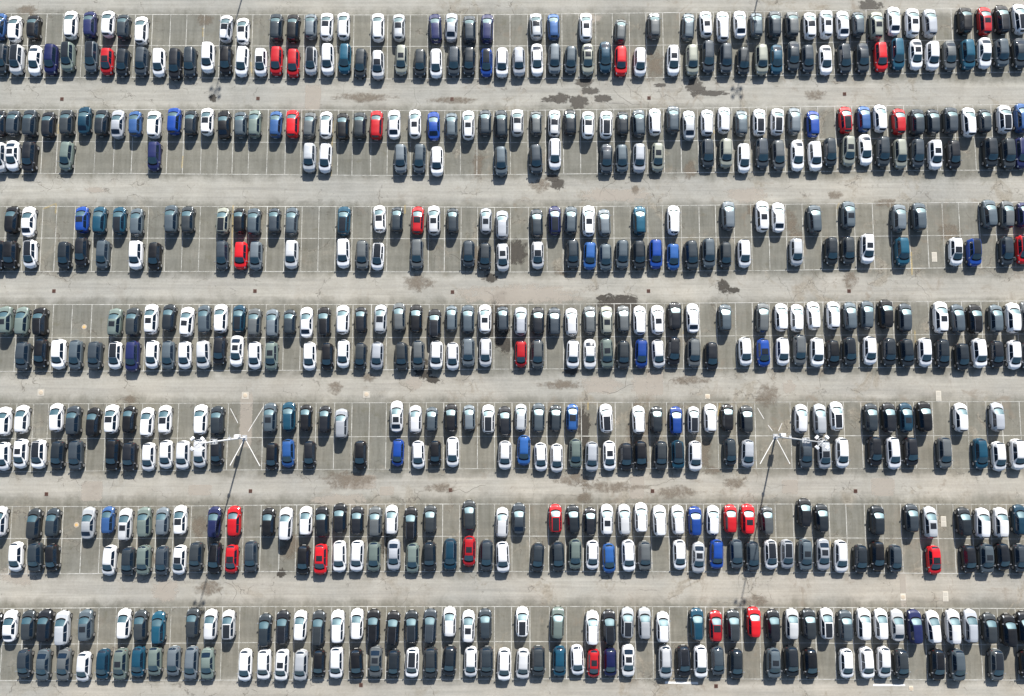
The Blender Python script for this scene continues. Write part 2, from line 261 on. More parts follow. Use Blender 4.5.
# ------------------------------------------------------------------ survey of the cars
# per band: y of the survey tile, then eight 128-px tiles "x top bottom colour+flag" (eighths of a pixel)
BANDS = [
(2, ["0 85 310 M,122 105 330 W,272 100 315 K,570 65 305 W,722 70 300 N,868 65 290 W,990 95 310 D",
 "110 110 350 W,787 100 330 Wf,922 122 350 Wf",
 "165 90 325 D,300 95 330 K,440 90 305 G,568 85 315 Wf,702 78 310 W,978 88 325 W",
 "120 90 320 Sf,412 90 335 N,540 82 325 S,685 105 340 D,825 92 335 N",
 "192 88 310 Sf,332 90 310 M,590 85 325 Ws,868 135 335 G",
 "112 88 300 G,385 85 320 G,525 68 290 Ws,660 70 325 W,797 65 295 W,930 80 295 G",
 "50 68 300 D,190 78 290 G,332 78 305 Wf,460 62 300 Ws,595 65 300 W,718 75 285 G,862 75 310 Cs,1002 32 275 W",
 "125 48 290 Ws,265 55 290 S,545 40 270 K,705 35 275 Rs,845 20 265 K,985 10 265 Wp"],
 ["20 335 580 D,140 345 590 Sb,285 350 595 W,415 340 590 N,548 325 565 Eb,735 315 570 Gb,860 370 590 Rf,985 375 600 D",
 "115 365 600 D,250 370 605 W,382 375 630 K,498 360 605 D,642 325 575 W,785 355 590 K,915 355 605 W",
 "40 370 600 Wf,165 355 595 R,300 375 610 R,442 360 590 Sb,575 335 595 W,712 335 580 T,838 375 615 D,977 393 625 Sf",
 "140 345 590 Cs,290 380 600 D,417 375 615 W,560 358 600 D,682 365 595 D,820 375 605 Bb,945 372 610 W",
 "55 367 600 S,200 335 600 W,340 340 585 G,470 355 580 G,605 335 590 Cs,745 318 575 T,870 358 600 R,1024 365 600 W",
 "265 345 595 Ws,415 345 595 C,545 308 575 De,685 335 580 D,825 365 590 D,970 345 590 C",
 "65 343 585 T,200 315 560 D,315 345 570 D,458 348 590 W,610 335 580 D,755 330 575 D,900 323 565 R,1035 290 550 T",
 "155 300 550 Ws,285 320 555 W,425 310 555 G,568 305 550 T,705 285 540 W,838 300 530 G,985 290 540 D"]),
(98, ["0 95 320 K,110 95 310 D,245 90 325 D,390 105 330 K,540 95 310 D,680 65 300 T,820 95 310 De,945 90 330 S",
 "60 100 315 M,212 100 330 W,373 75 300 B,505 95 310 D,635 75 305 Wf,770 95 335 K,902 105 325 G,1015 90 325 E",
 "160 100 325 M,295 92 325 R,430 110 330 G,562 103 330 W,695 115 345 K,832 110 335 D,965 98 340 R",
 "82 90 335 W,248 88 330 Ws,398 105 345 B,540 113 330 G,675 95 340 Ws,810 90 310 D,938 92 330 D",
 "42 88 310 Sf,192 100 310 G,338 90 320 Sf,465 88 305 D,607 103 330 Wf,752 100 330 Wp,885 105 310 D,1014 90 320 G",
 "118 78 305 W,262 60 290 G,390 95 340 S,535 88 310 W,670 68 290 W,810 95 310 G,952 82 310 Wp",
 "70 80 305 Wp,208 72 300 G,358 98 320 B,618 65 290 Rp,765 60 280 M,895 48 280 W,1045 80 300 R",
 "165 85 310 D,293 85 300 D,432 70 300 D,580 70 315 W,705 85 290 D,860 55 290 Wp,1000 40 285 M"],
 ["5 355 600 S,105 340 590 Ws,240 350 600 K,535 345 585 E",
 "212 345 590 N", "430 360 600 S,556 360 605 W",
 "135 370 610 G,285 365 610 G,425 390 630 W,937 388 630 G",
 "192 372 615 D,342 320 580 We,755 368 610 D,878 370 600 G,1016 365 605 S",
 "140 355 595 Cs,540 325 565 De,685 325 565 C,828 360 605 W,975 320 570 D",
 "82 335 580 G,232 335 590 W,372 345 590 W,495 318 555 D,643 300 550 Cs,775 290 545 W,915 310 560 D,1056 325 570 C",
 "170 325 565 D,307 335 580 Ws,458 340 575 K,750 320 565 D,890 325 575 D,1000 315 570 N"]),
(197, ["100 70 300 K,232 72 325 W,660 72 295 Bf,798 72 305 T,958 75 305 Tb",
 "72 85 320 G,350 60 305 G,480 68 300 D,760 80 305 Cp,893 85 300 K,1010 90 310 G",
 "148 85 300 D,287 78 315 G,705 72 315 Tp,990 62 290 Wf",
 "105 75 290 D,270 72 305 Rf,400 65 310 Ss,550 85 300 D,815 85 300 Ss,945 105 345 S",
 "198 90 330 D,342 68 310 Np,470 72 305 G,612 65 320 Ws,738 92 320 G,1020 70 310 T",
 "267 62 308 W,705 30 270 G,975 28 285 Ws",
 "80 40 288 W,370 60 300 G,640 30 265 Gs,1045 55 285 G",
 "180 42 280 G,740 18 255 G,885 25 260 G,1015 40 250 N"],
 ["-10 345 590 K,92 350 585 K,245 340 575 Wb,520 355 585 D,655 320 560 K,825 340 580 G",
 "67 345 585 W,215 360 590 K,757 345 590 D,907 360 580 R,1025 350 590 G",
 "287 340 580 S,700 328 575 W,853 345 585 G,975 360 590 Wb",
 "265 330 580 G,677 345 565 D,808 365 590 D,950 365 600 Ss",
 "205 350 580 Sf,485 340 580 D,622 360 585 L,748 370 595 G,882 340 580 G,1016 345 585 D",
 "125 335 580 B,265 368 590 L,412 345 590 D,548 328 575 G,682 358 575 D,832 335 570 W",
 "225 325 555 S,505 320 550 D,640 315 545 D,790 292 540 Ws,1070 320 555 T",
 "475 320 555 Wf,620 330 560 Bb,880 315 555 D,1010 305 540 Rb"]),
(296, ["50 78 315 Es,180 82 325 E,325 88 325 Ke,925 95 330 Es",
 "43 90 330 D,190 62 310 Ws,330 62 290 D,475 85 328 Ws,612 68 308 G,745 62 300 W,890 68 300 Tp,1014 95 330 G",
 "132 100 340 G,270 105 315 D,405 85 338 W,545 85 330 Ke,697 70 310 W,840 85 300 K,997 65 305 Sf",
 "122 50 290 G,257 65 300 K,405 102 340 Ke,540 72 290 G,672 68 305 G,808 65 303 Ws,950 80 290 D",
 "70 85 320 Se,208 85 315 K,338 88 325 D,475 92 325 S,622 75 310 G,755 75 315 Cs,890 72 300 G,1020 75 315 W",
 "138 70 312 Ws,277 45 280 K,420 55 300 W,680 62 290 G,980 50 300 G",
 "105 55 285 W,230 62 290 W,362 42 275 W,520 40 270 W,655 45 280 G,790 35 270 G,940 25 265 K",
 "70 55 295 D,352 40 302 Ws,490 62 300 G,630 65 305 Ke,795 65 300 G,930 50 300 W,1040 40 290 G"],
 ["190 370 595 D,330 340 580 K,475 342 590 W,608 348 595 G,765 365 590 D,925 362 590 Wb",
 "40 355 610 N,197 353 585 W,325 355 595 G,457 358 588 W,605 352 585 S,735 318 555 K,872 312 570 Ws,1016 362 590 W",
 "125 360 600 Es,430 365 600 W,572 372 595 K,700 348 580 W,837 372 592 D,970 365 592 S",
 "142 368 600 D,275 352 595 G,420 358 588 W,550 368 598 W,675 330 570 G,812 330 570 W",
 "72 352 575 R,205 345 585 G,487 352 580 W,622 342 588 W,757 335 585 Es,890 358 585 D,1034 340 580 B",
 "145 345 578 W,270 325 560 K,430 335 575 G,572 365 600 K,840 325 562 W,985 338 570 Bf",
 "115 328 560 W,250 305 560 G,388 330 570 W,517 350 575 K,652 328 560 Db,812 320 555 W,962 335 565 D",
 "80 345 570 D,228 332 570 W,370 342 580 D,525 375 600 D,660 335 580 W,800 355 580 K,940 350 592 W,1045 370 590 D"]),
(396, ["38 85 320 W,180 70 302 W,455 55 290 W,592 75 320 D,748 88 330 K,898 68 300 Wf,1035 75 300 K",
 "155 88 330 W,298 70 308 Wf,585 65 312 W,718 80 310 D",
 "115 50 298 Gs,265 45 285 Te,400 65 285 K,552 75 300 K,685 98 345 S",
 "102 35 292 Ws,252 72 302 W,382 85 290 G,537 58 290 K,682 68 280 G,835 68 300 Wp,967 78 320 K",
 "70 60 285 S,212 52 295 G,348 68 290 D,482 60 285 Lf,752 62 295 Wp,1012 75 305 W",
 "132 78 300 D,287 80 315 B,427 80 305 Sp,562 60 295 W,698 60 285 K,852 72 300 D",
 "262 62 300 W,412 58 315 S,545 42 280 Wp,822 55 290 D,965 50 295 K",
 "75 50 295 Ts,222 40 290 K,515 52 290 W,805 48 285 S"],
 ["30 365 600 W,170 340 583 Ws,315 350 583 Wb,465 355 590 D,612 350 600 D,908 340 600 K,1040 370 600 K",
 "168 370 605 W,307 350 585 W,443 355 590 W,578 340 575 W,712 345 560 K",
 "130 370 595 K,258 342 575 L,430 355 580 K,835 352 590 K",
 "112 342 565 B,275 355 585 W,410 352 560 K,550 322 572 W,968 355 590 W",
 "95 310 558 L,230 370 605 W,358 378 615 W,508 338 578 E,637 362 610 S,778 355 600 Ws,912 370 600 K,1030 355 595 K",
 "165 355 595 D,300 350 590 Tb,438 355 605 W,720 335 560 D,860 345 575 S",
 "300 335 585 D,447 350 588 Sf,590 330 580 W,855 320 565 K,1001 325 590 W",
 "118 325 565 K,385 325 585 G,672 335 590 T,818 362 605 W,968 340 595 W"]),
(496, ["5 80 325 W,275 95 350 D,425 95 330 D,710 85 345 S,868 80 305 M,1005 95 360 Ss",
 "135 85 332 E,278 88 318 G,420 72 312 Wf,692 80 340 Ne,852 75 325 R",
 "100 92 325 K,240 88 358 W,400 80 318 W,530 80 330 K,672 60 290 K,810 80 310 K,955 80 325 Ge",
 "62 70 312 W,215 85 355 K,370 70 300 D,683 30 275 D,945 88 335 S",
 "55 52 305 D,348 62 297 Rp,490 68 300 D,625 88 315 K,758 62 315 Ws,898 62 315 S,1032 50 295 W",
 "155 70 322 W,302 70 312 W,438 80 320 B,582 72 312 W,722 65 300 R,860 60 308 Rs,1015 80 308 G",
 "290 15 250 K,428 60 290 D,870 75 310 D",
 "122 60 290 D,270 80 338 Ss,540 88 322 D,685 92 335 W,830 88 332 W,985 65 315 T"],
 ["132 365 608 W,288 370 608 D,420 380 605 K,878 390 640 W,1028 405 640 D",
 "130 388 635 E,275 395 640 D,415 390 632 Wf,548 365 600 D,695 365 625 Ke,832 385 622 Rf,985 355 610 De",
 "380 390 630 K,520 378 630 Rs,670 352 612 W,810 350 608 W,945 358 608 E",
 "80 342 600 S,230 370 620 E,365 360 600 D,530 335 600 Te,682 315 568 Rs,820 345 605 D,950 358 615 W",
 "205 372 610 D,368 360 608 D,505 338 590 E,643 350 592 W,775 375 620 L,930 345 608 W,1060 360 595 G",
 "315 345 592 W,465 362 622 Ss,610 345 582 B,770 340 585 G,900 355 605 G,1045 345 590 Wb",
 "150 345 585 Sp,295 340 600 Gs,438 335 600 Ss,580 350 618 W,738 385 620 D,875 355 605 K,1015 385 615 D",
 "300 392 630 Rf,580 388 620 K,715 375 620 Gs,848 370 600 K,990 380 615 D"]),
(602, ["-28 85 310 K,85 62 318 W,232 62 305 D,365 55 315 K,505 65 345 S,692 55 310 Gs,995 50 295 W",
 "103 60 308 D,245 72 335 Te,520 45 285 D,662 55 302 W,805 62 302 Sp",
 "73 90 355 D,215 65 335 Ke,355 65 308 W,500 65 350 D,655 60 325 W,808 50 300 W,940 55 325 Ke",
 "72 70 340 Ke,222 65 325 De,368 50 330 De,525 35 278 W,675 62 325 Ws,810 50 295 D",
 "82 35 278 Wp,365 35 292 E,642 65 342 W,778 60 340 K,922 40 288 Sp,1060 40 298 S",
 "182 75 325 W,455 45 305 Te,605 65 318 Rf,745 58 315 De,908 35 280 R,1066 55 320 K",
 "190 50 300 S,325 50 295 D,467 45 297 Wp,615 60 310 G,762 45 302 W,902 50 302 W,1031 55 312 S",
 "145 55 332 N,295 65 330 W,450 55 335 W,592 55 325 S,745 85 330 D,895 92 355 K,1020 70 330 K"],
 ["200 370 610 D,350 370 635 G,515 365 635 G,672 395 640 W,828 370 625 T,970 365 625 Es",
 "85 350 605 T,218 348 592 E,368 348 595 G,508 350 625 Ge,638 360 625 E,940 372 638 W",
 "68 372 622 W,210 372 632 Ws,362 378 632 S,505 375 600 K,645 352 612 W,805 370 610 K,958 345 605 Gs",
 "78 375 605 D,228 360 605 Wp,375 355 605 D,525 345 595 D,695 352 602 W,820 355 595 D,962 365 632 W",
 "88 370 615 S,210 350 590 D,380 345 600 T,522 340 587 W,652 370 605 Rs,785 362 600 N,928 335 602 Ws",
 "202 340 615 S,350 345 600 Ke,482 342 608 W,620 348 590 G,770 370 620 D,1066 360 610 Gs",
 "185 345 600 Dp,340 365 615 K,625 368 612 W,785 355 612 W,925 350 610 W,1067 370 620 D",
 "330 370 630 Ke,488 370 635 G,800 370 635 Gb,1040 380 610 K"]),
]
BLOCKN = ['top block', 'second-highest block', 'third-highest block', 'middle block', 'third-lowest block', 'second-lowest block', 'lowest block']
cars = []
for bi, (y0, up, lo) in enumerate(BANDS):
    for ri, tiles in enumerate((up, lo)):
        row = []
        for ti, tile in enumerate(tiles):
            for e in tile.split(','):
                a = e.split()
                px = ti * 128 + float(a[0]) / 8; yt = y0 + float(a[1]) / 8; yb = y0 + float(a[2]) / 8
                zt, zb = (.62, .45)
                x, ytop = ground(px, yt, zt); _, ybot = ground(px, yb, zb)
                x, _ = ground(px, (yt + yb) / 2, .62)
                L = ytop - ybot
                row.append(dict(px=px, py=(yt + yb) / 2, x=x, y=(ytop + ybot) / 2, L=L, col=a[3][0], flag=a[3][1:], band=bi, row=ri))
        row.sort(key=lambda c: c['px'])
        for i, c in enumerate(row): c['i'] = i; c['n'] = len(row)
        cars += row
        for a, b in zip(row, row[1:]):
            if b['x'] - a['x'] < 1.95: print('CLOSE', bi, ri, a['px'], b['px'], round(b['x'] - a['x'], 2))
print('cars', len(cars), 'median L', sorted(c['L'] for c in cars)[len(cars) // 2])

rnd = random.Random(11)
for c in cars:
    L = c['L'] = c['L'] * .985; r = rnd.random()
    if c['flag'] == 'e': k = 'estate' if L > 4.25 else 'suv'
    elif L < 3.95: k = 'small'
    elif L < 4.3: k = 'hatch' if r < .75 else 'suv'
    elif L < 4.5: k = 'suv' if r < .5 else 'hatch' if r < .85 or c['flag'] in ('p', 'b') else 'saloon'
    else: k = 'estate' if r < .40 else 'suv' if r < .75 else 'saloon'
    c['paint'] = VAR[c['col']][rnd.randrange(len(VAR[c['col']]))]
    c['kind'] = k; c['sy'] = max(.93, min(1.08, L / TYPES[k]['L']))
    c['rot'] = (math.pi if c['row'] == 1 else 0) + math.radians(rnd.gauss(0, 1.25))

# the 300 that show largest = the nearest rows, from the bottom of the photo up
order = sorted(range(len(cars)), key=lambda i: (-cars[i]['band'], -cars[i]['row'], abs(cars[i]['px'] - 512)))
indiv = set(order[:300])

# ---- labels
def ordn(n): return {1: 'first', 2: 'second', 3: 'third', 4: 'fourth', 5: 'fifth', 6: 'sixth', 7: 'seventh', 8: 'eighth', 9: 'ninth', 10: 'tenth'}.get(n, str(n) + ('st' if n % 10 == 1 and n != 11 else 'nd' if n % 10 == 2 and n != 12 else 'rd' if n % 10 == 3 and n != 13 else 'th'))
FEAT = {'s': ' sunroof', 'p': ' glass-roofed', 'f': ' glass-roofed', 'b': ' black-roofed', 'e': ' roof-railed', '': ''}
def desc(c): return CNAME[c['col']] + FEAT[c['flag']] + ' car'
rows = {}
for c in cars: rows.setdefault((c['band'], c['row']), []).append(c)
used = set()
for c in cars:
    R = rows[(c['band'], c['row'])]; i = c['i']; rowname = ('upper' if c['row'] == 0 else 'lower') + ' row, ' + BLOCKN[c['band']]
    lab = None
    if c['col'] in 'RBLN' and sum(1 for d in R if d['col'] == c['col']) == 1: lab = f"only {desc(c)} in the {rowname}"
    if not lab:
        for k in (1, 2):
            for j, side in ((i - k, 'right'), (i + k, 'left')):
                if 0 <= j < len(R) and R[j]['col'] in 'RBL' and R[j]['col'] != c['col'] and sum(1 for d in R if d['col'] == R[j]['col']) == 1:
                    lm = CNAME[R[j]['col']]
                    if k == 1: lab = f"{desc(c)} immediately {side} of the {lm} car, {rowname}"
                    else: lab = f"{desc(c)} two cars {side} of the {lm} one, {rowname}"
                    break
            if lab: break
    if not lab:
        if i <= c['n'] - 1 - i: lab = f"{desc(c)} {ordn(i + 1)} from left end of {rowname}"
        else:
            k = c['n'] - i
            lab = (f"{desc(c)} {ordn(k)} from right end of {rowname}" if k > 1 else f"{desc(c)} last at right end of {rowname}")
    if lab in used: lab = f"{desc(c)} {ordn(i + 1)} from left end of {rowname}"
    used.add(lab); c['label'] = lab
print('unique labels', len(set(c['label'] for c in cars)), 'max words', max(len(c['label'].split()) for c in cars))

# ---- individual cars
PROTO = {}
def set_paint(o, m):
    o.material_slots[0].link = 'OBJECT'; o.material_slots[0].material = m
def build_car(kind, flag):
    root = bpy.data.objects.new('parked_car', None); COL.objects.link(root); root.empty_display_size = .5
    last = None
    for (name, V, F, mk, sm) in template(kind, flag):
        me = make_mesh(name, V, F, [PAINT['W'] if mk == 'paint' else FIX[mk]], None, sm)
        if name == 'rim': link('rim', me, last)
        else: last = link(name, me, root)
    return root
def copy_tree(o, parent=None):
    c = o.copy(); COL.objects.link(c)
    if parent: c.parent = parent
    for ch in o.children: copy_tree(ch, c)
    return c
made = 0
first = {}
for idx in sorted(indiv):
    c = cars[idx]; key = (c['kind'], c['flag'])
    if key in first: root = copy_tree(first[key])
    else:
        root = build_car(*key); first[key] = root
    root.location = (c['x'], c['y'], 0); root.rotation_euler = (0, 0, c['rot']); root.scale = (1, c['sy'], 1)
    for ch in root.children:
        if ch.name.split('.')[0] in ('body',): set_paint(ch, c['paint'])
    tag(root, c['label'], 'car', 'cars parked in rows across the car park')
# ---- the remaining cars of the photograph, one object
keys = [m for v in VAR.values() for m in v]; mats = list(keys) + list(FIX.values()); fk = list(FIX.keys())
tmpl2 = {}
Vs, Fs, Ms, Sm = [], [], [], []; off = 0
for idx, c in enumerate(cars):
    if idx in indiv: continue
    ca, sa = math.cos(c['rot']), math.sin(c['rot'])
    for (name, V, F, mk, sm) in template(c['kind'], c['flag']):
        v = V * np.array((1, c['sy'], 1)); x = v[:, 0] * ca - v[:, 1] * sa + c['x']; y = v[:, 0] * sa + v[:, 1] * ca + c['y']
        Vs.append(np.stack((x, y, v[:, 2]), 1)); Fs.append(F + off); off += len(V)
        mi = keys.index(c['paint']) if mk == 'paint' else len(keys) + fk.index(mk)
        Ms.append(np.full(len(F), mi)); Sm.append(np.full(len(F), sm))
me = make_mesh('parked_cars', np.vstack(Vs), np.vstack(Fs), mats, np.concatenate(Ms), np.concatenate(Sm))
o = link('parked_cars', me); tag(o, 'hundreds of further parked cars filling the upper blocks of the car park', 'cars', None, 'stuff')

# ------------------------------------------------------------------ ground
def lnk(nt, a, b): nt.links.new(a, b)
def noise(nt, vec, scale, detail=4, rough=.55, dist=0):
    n = N(nt, 'ShaderNodeTexNoise'); n.inputs['Scale'].default_value = scale; n.inputs['Detail'].default_value = detail
    n.inputs['Roughness'].default_value = rough; n.inputs['Distortion'].default_value = dist; lnk(nt, vec, n.inputs['Vector']); return n.outputs[0]
def maprange(nt, v, a, b, c, d, smooth=False):
    m = N(nt, 'ShaderNodeMapRange'); 
    if smooth: m.interpolation_type = 'SMOOTHSTEP'
    for k, x in zip(('From Min', 'From Max', 'To Min', 'To Max'), (a, b, c, d)): m.inputs[k].default_value = x
    lnk(nt, v, m.inputs['Value']); return m.outputs[0]
def math_n(nt, op, a, b=None):
    m = N(nt, 'ShaderNodeMath', operation=op)
    for i, x in enumerate((a, b)):
        if x is None: continue
        if isinstance(x, (int, float)): m.inputs[i].default_value = x
        else: lnk(nt, x, m.inputs[i])
    return m.outputs[0]
def mixc(nt, f, a, b, blend='MIX'):
    m = N(nt, 'ShaderNodeMix', data_type='RGBA', blend_type=blend)
    for k, x in (('Factor', f), ('A', a), ('B', b)):
        if isinstance(x, tuple): m.inputs[k].default_value = (*x, 1) if len(x) == 3 else x
        elif isinstance(x, (int, float)): m.inputs[k].default_value = x
        else: lnk(nt, x, m.inputs[k])
    return m.outputs['Result']

TOPL = [[(0, 13.5), (128, 14.5), (384, 15), (512, 14.5), (640, 13), (768, 11.5), (896, 9.5), (1024, 8)],
        [(0, 109.5), (256, 109.5), (384, 110.5), (512, 110.5), (640, 109), (768, 107), (896, 105.5), (1024, 104.5)],
        [(0, 206.5), (384, 206.5), (512, 207.5), (640, 206), (768, 204.5), (896, 203), (1024, 202)],
        [(0, 304.5), (512, 304.5), (640, 303.5), (768, 302.5), (896, 301.5), (1024, 301)],
        [(0, 404), (256, 403), (512, 402.5), (1024, 401.5)],
        [(0, 506.5), (128, 506.5), (384, 504), (896, 504), (1024, 504.5)],
        [(0, 608.5), (128, 607.5), (256, 606.5), (640, 606.5), (1024, 608.5)]]
CENL = [[(0, 45.5), (128, 45.5), (384, 46.5), (640, 45.5), (768, 43.5), (896, 41), (1024, 39)],
        [(0, 141.5), (256, 142.3), (512, 142.5), (640, 141.2), (768, 140), (896, 138), (1024, 137)],
        [(0, 238), (384, 238.5), (512, 239), (700, 237.5), (900, 236), (1024, 234.5)],
        [(0, 337.5), (512, 337.5), (640, 336.5), (768, 335.5), (1024, 334)],
        [(0, 438.5), (128, 438.5), (256, 437.5), (384, 436.5), (640, 436), (1024, 435.5)],
        [(0, 538.5), (128, 538.5), (256, 537), (512, 536), (640, 536.5), (768, 537.5), (1024, 539)],
        [(0, 644.5), (128, 643.5), (256, 642.5), (512, 641.5), (768, 642.5), (1024, 645)]]
BOTL = [[(0, 77.5), (128, 77.5), (384, 79), (640, 78), (768, 75.5), (1024, 72)],
        [(0, 173.5), (128, 173.5), (384, 175.5), (512, 174.5), (768, 172), (896, 170.5), (1024, 170)],
        [(0, 271.5), (256, 271.5), (512, 272), (768, 270.5), (896, 268.5), (1024, 267)],
        [(0, 371.5), (256, 370.5), (512, 369), (1024, 367)],
        [(0, 472), (128, 470.5), (512, 468.5), (1024, 468.5)],
        [(0, 574), (100, 573.5), (256, 571.5), (640, 571.5), (896, 573), (1024, 574)],
        [(0, 680.5), (256, 680), (640, 678.5), (1024, 680)]]
ANCH = [[45.5, 62, 82, 100, 117, 151.5, 169.6, 185.9, 203.4, 252, 269.5, 286.8, 304, 353.5, 387.5, 410, 427.7, 510, 527.6, 545, 562, 578.9, 595.8, 612.6, 629.5, 680, 731, 952.5, 971.5],
        [42.5, 57.5, 76, 95.5, 114.5, 132.5, 167.5, 183.5, 201.5, 218, 233, 249, 267.5, 285.5, 301, 338, 352.5, 371, 387.5, 410.5, 428, 444.5, 460.5, 477, 493.5, 510.5, 528, 545.5, 563.5, 580.5, 597, 614, 631, 647, 664, 681, 698, 714.5, 732.5, 750, 836, 853, 905, 922.5, 939, 955.5, 974.5],
        [5, 41.5, 55.5, 74, 93, 112.5, 147.5, 165.5, 182.5, 199.5, 217, 233, 248.5, 266.5, 284.5, 301.5, 318.5, 352, 371, 387, 411, 428.5, 444.5, 461, 477.5, 494.5, 510.5, 528.5, 547, 563, 580.5, 597, 614, 630.5, 648, 663, 681.5, 699.5, 716, 734.5, 751.5, 786.5, 803, 821, 837.5, 855, 873.5, 927.5, 943.5, 960, 980, 996.5, 1014],
        [52, 71, 90.5, 111, 145, 181, 198, 214, 231, 248, 265.5, 283.5, 300.5, 317, 336, 352.5, 371, 386.5, 411, 429, 444.5, 461, 477.5, 494, 511, 528.5, 546, 563.5, 580.5, 597, 614.5, 631, 647, 665, 683, 700, 717, 736, 753, 770, 788.5, 805.5, 824, 841, 858, 876, 929.5, 963, 982.5, 1000],
        [15, 32, 47, 67, 87, 177.5, 194, 210, 227.5, 262.5, 298, 315.5, 334, 351.5, 369, 386, 409, 426, 443.5, 460, 477.5, 494.5, 512, 547, 564.5, 581.5, 597.5, 615.5, 667, 684, 718, 755.5, 791, 808.5, 844.5, 862, 897, 915, 933.5, 968.5, 987.5, 1003, 1021],
        [10.5, 28, 45, 62, 81.5, 155.5, 173, 190.5, 260.5, 279.5, 296, 314, 332, 349.5, 367.5, 385, 425, 442.5, 459.5, 477.5, 494.5, 529.5, 548.5, 565.5, 583, 598, 616.5, 634, 669, 687, 704, 721, 739, 758.5, 776, 794, 812.5, 830, 847, 865.5, 883, 920.5, 938, 954.5, 973, 991.5, 1008],
        [2, 22, 78.5, 97.5, 115, 170, 221.5, 239, 258.5, 275, 294, 331, 349.5, 367, 405, 424, 442, 460, 477, 494.5, 511.5, 530, 549.5, 566.5, 585, 600.5, 618, 635.5, 653, 670, 688, 706, 724, 742, 760, 780, 797, 816, 835, 872, 889, 981, 1017]]
def yat(pl, x):
    return float(np.interp(x, [p[0] for p in pl], [p[1] for p in pl]))
cy = [ground(512, yat(CENL[b], 512))[1] for b in range(7)]
print('band centres', [round(v, 2) for v in cy], 'pitch', [round(cy[i] - cy[i + 1], 2) for i in range(6)])
PITCH = (cy[0] - cy[6]) / 6

gm, nt, b = new_mat('car_park_asphalt')
tc = N(nt, 'ShaderNodeTexCoord'); V0 = tc.outputs['Object']
sep = N(nt, 'ShaderNodeSeparateXYZ'); lnk(nt, V0, sep.inputs[0])
mp = N(nt, 'ShaderNodeMapping'); mp.inputs['Scale'].default_value = (0.022, 0.85, 1); lnk(nt, V0, mp.inputs[0])
streak = noise(nt, mp.outputs[0], 1.0, 5, .6)
mp3 = N(nt, 'ShaderNodeMapping'); mp3.inputs['Scale'].default_value = (0.09, 2.6, 1); lnk(nt, V0, mp3.inputs[0])
streak2 = noise(nt, mp3.outputs[0], 1.0, 4, .6)
big = noise(nt, V0, 0.045, 4, .6); mid = noise(nt, V0, 0.35, 6, .65, .4); fine = noise(nt, V0, 3.2, 5, .7); grain = noise(nt, V0, 14, 3, .8)
# distance from the middle of the nearest double row of bays
d = None
for yc in [cy[0] + 3 * PITCH, cy[0] + 2 * PITCH, cy[0] + PITCH] + cy + [cy[6] - PITCH, cy[6] - 2 * PITCH]:
    e = math_n(nt, 'ABSOLUTE', math_n(nt, 'SUBTRACT', sep.outputs['Y'], yc)); d = e if d is None else math_n(nt, 'MINIMUM', d, e)
dn = math_n(nt, 'ADD', d, maprange(nt, mid, .3, .7, -.45, .45))
lane = maprange(nt, dn, 4.5, 6.3, 0, 1, True)
basec = mixc(nt, lane, (0.184, 0.180, 0.158), (0.346, 0.335, 0.308))
basec = mixc(nt, 1.0, basec, mixc(nt, maprange(nt, streak, .3, .7, 0, 1), (.88, .88, .88), (1.09, 1.085, 1.075)), 'MULTIPLY')
basec = mixc(nt, maprange(nt, lane, 0, 1, .25, .8), basec, mixc(nt, 1.0, basec, mixc(nt, maprange(nt, streak2, .35, .65, 0, 1), (.88, .88, .885), (1.07, 1.065, 1.06)), 'MULTIPLY'))
basec = mixc(nt, 1.0, basec, mixc(nt, maprange(nt, big, .35, .65, 0, 1), (.90, .91, .92), (1.07, 1.05, 1.02)), 'MULTIPLY')
basec = mixc(nt, 1.0, basec, mixc(nt, maprange(nt, mid, .3, .7, 0, 1), (.90, .89, .87), (1.06, 1.06, 1.06)), 'MULTIPLY')
basec = mixc(nt, 1.0, basec, mixc(nt, maprange(nt, fine, .3, .75, 0, 1), (.90, .90, .90), (1.09, 1.09, 1.09)), 'MULTIPLY')
basec = mixc(nt, 1.0, basec, mixc(nt, maprange(nt, grain, .3, .7, 0, 1), (.93, .93, .93), (1.07, 1.07, 1.07)), 'MULTIPLY')
# worn brownish ground where the surface has broken up (patches with their own outline)
wear = noise(nt, V0, 0.16, 7, .68, 1.0)
xm = maprange(nt, sep.outputs['X'], -30, 5, .0, 1, True)
wm = math_n(nt, 'MULTIPLY', maprange(nt, wear, .56, .66, 0, .75, True), maprange(nt, xm, 0, 1, .45, 1))
basec = mixc(nt, wm, basec, mixc(nt, maprange(nt, fine, .3, .7, 0, 1), (.155, .135, .105), (.33, .30, .25)))
# warmer, browner surface towards the right and the lower rows (older top layer)
wx = math_n(nt, 'ADD', maprange(nt, sep.outputs['X'], -70, 60, 0, .35), maprange(nt, sep.outputs['Y'], 40, -30, 0, .65))
wn = math_n(nt, 'MULTIPLY', wx, maprange(nt, noise(nt, V0, .07, 5, .65), .35, .6, .25, 1))
basec = mixc(nt, 1.0, basec, mixc(nt, wn, (.975, .995, .985), (1.09, 1.045, .985)), 'MULTIPLY')
rust = noise(nt, V0, .28, 8, .72, .8)
basec = mixc(nt, math_n(nt, 'MULTIPLY', maprange(nt, rust, .55, .70, 0, .62, True), maprange(nt, xm, 0, 1, .3, 1)), basec, (.20, .165, .125))
# tyre marks and drips running into the bays
mpb = N(nt, 'ShaderNodeMapping'); mpb.inputs['Scale'].default_value = (1.5, .16, 1); lnk(nt, V0, mpb.inputs[0])
tm = noise(nt, mpb.outputs[0], 1.0, 4, .6)
basec = mixc(nt, maprange(nt, lane, 0, 1, .9, .0), basec, mixc(nt, 1.0, basec, mixc(nt, maprange(nt, tm, .35, .65, 0, 1), (.84, .84, .83), (1.10, 1.10, 1.11)), 'MULTIPLY'))
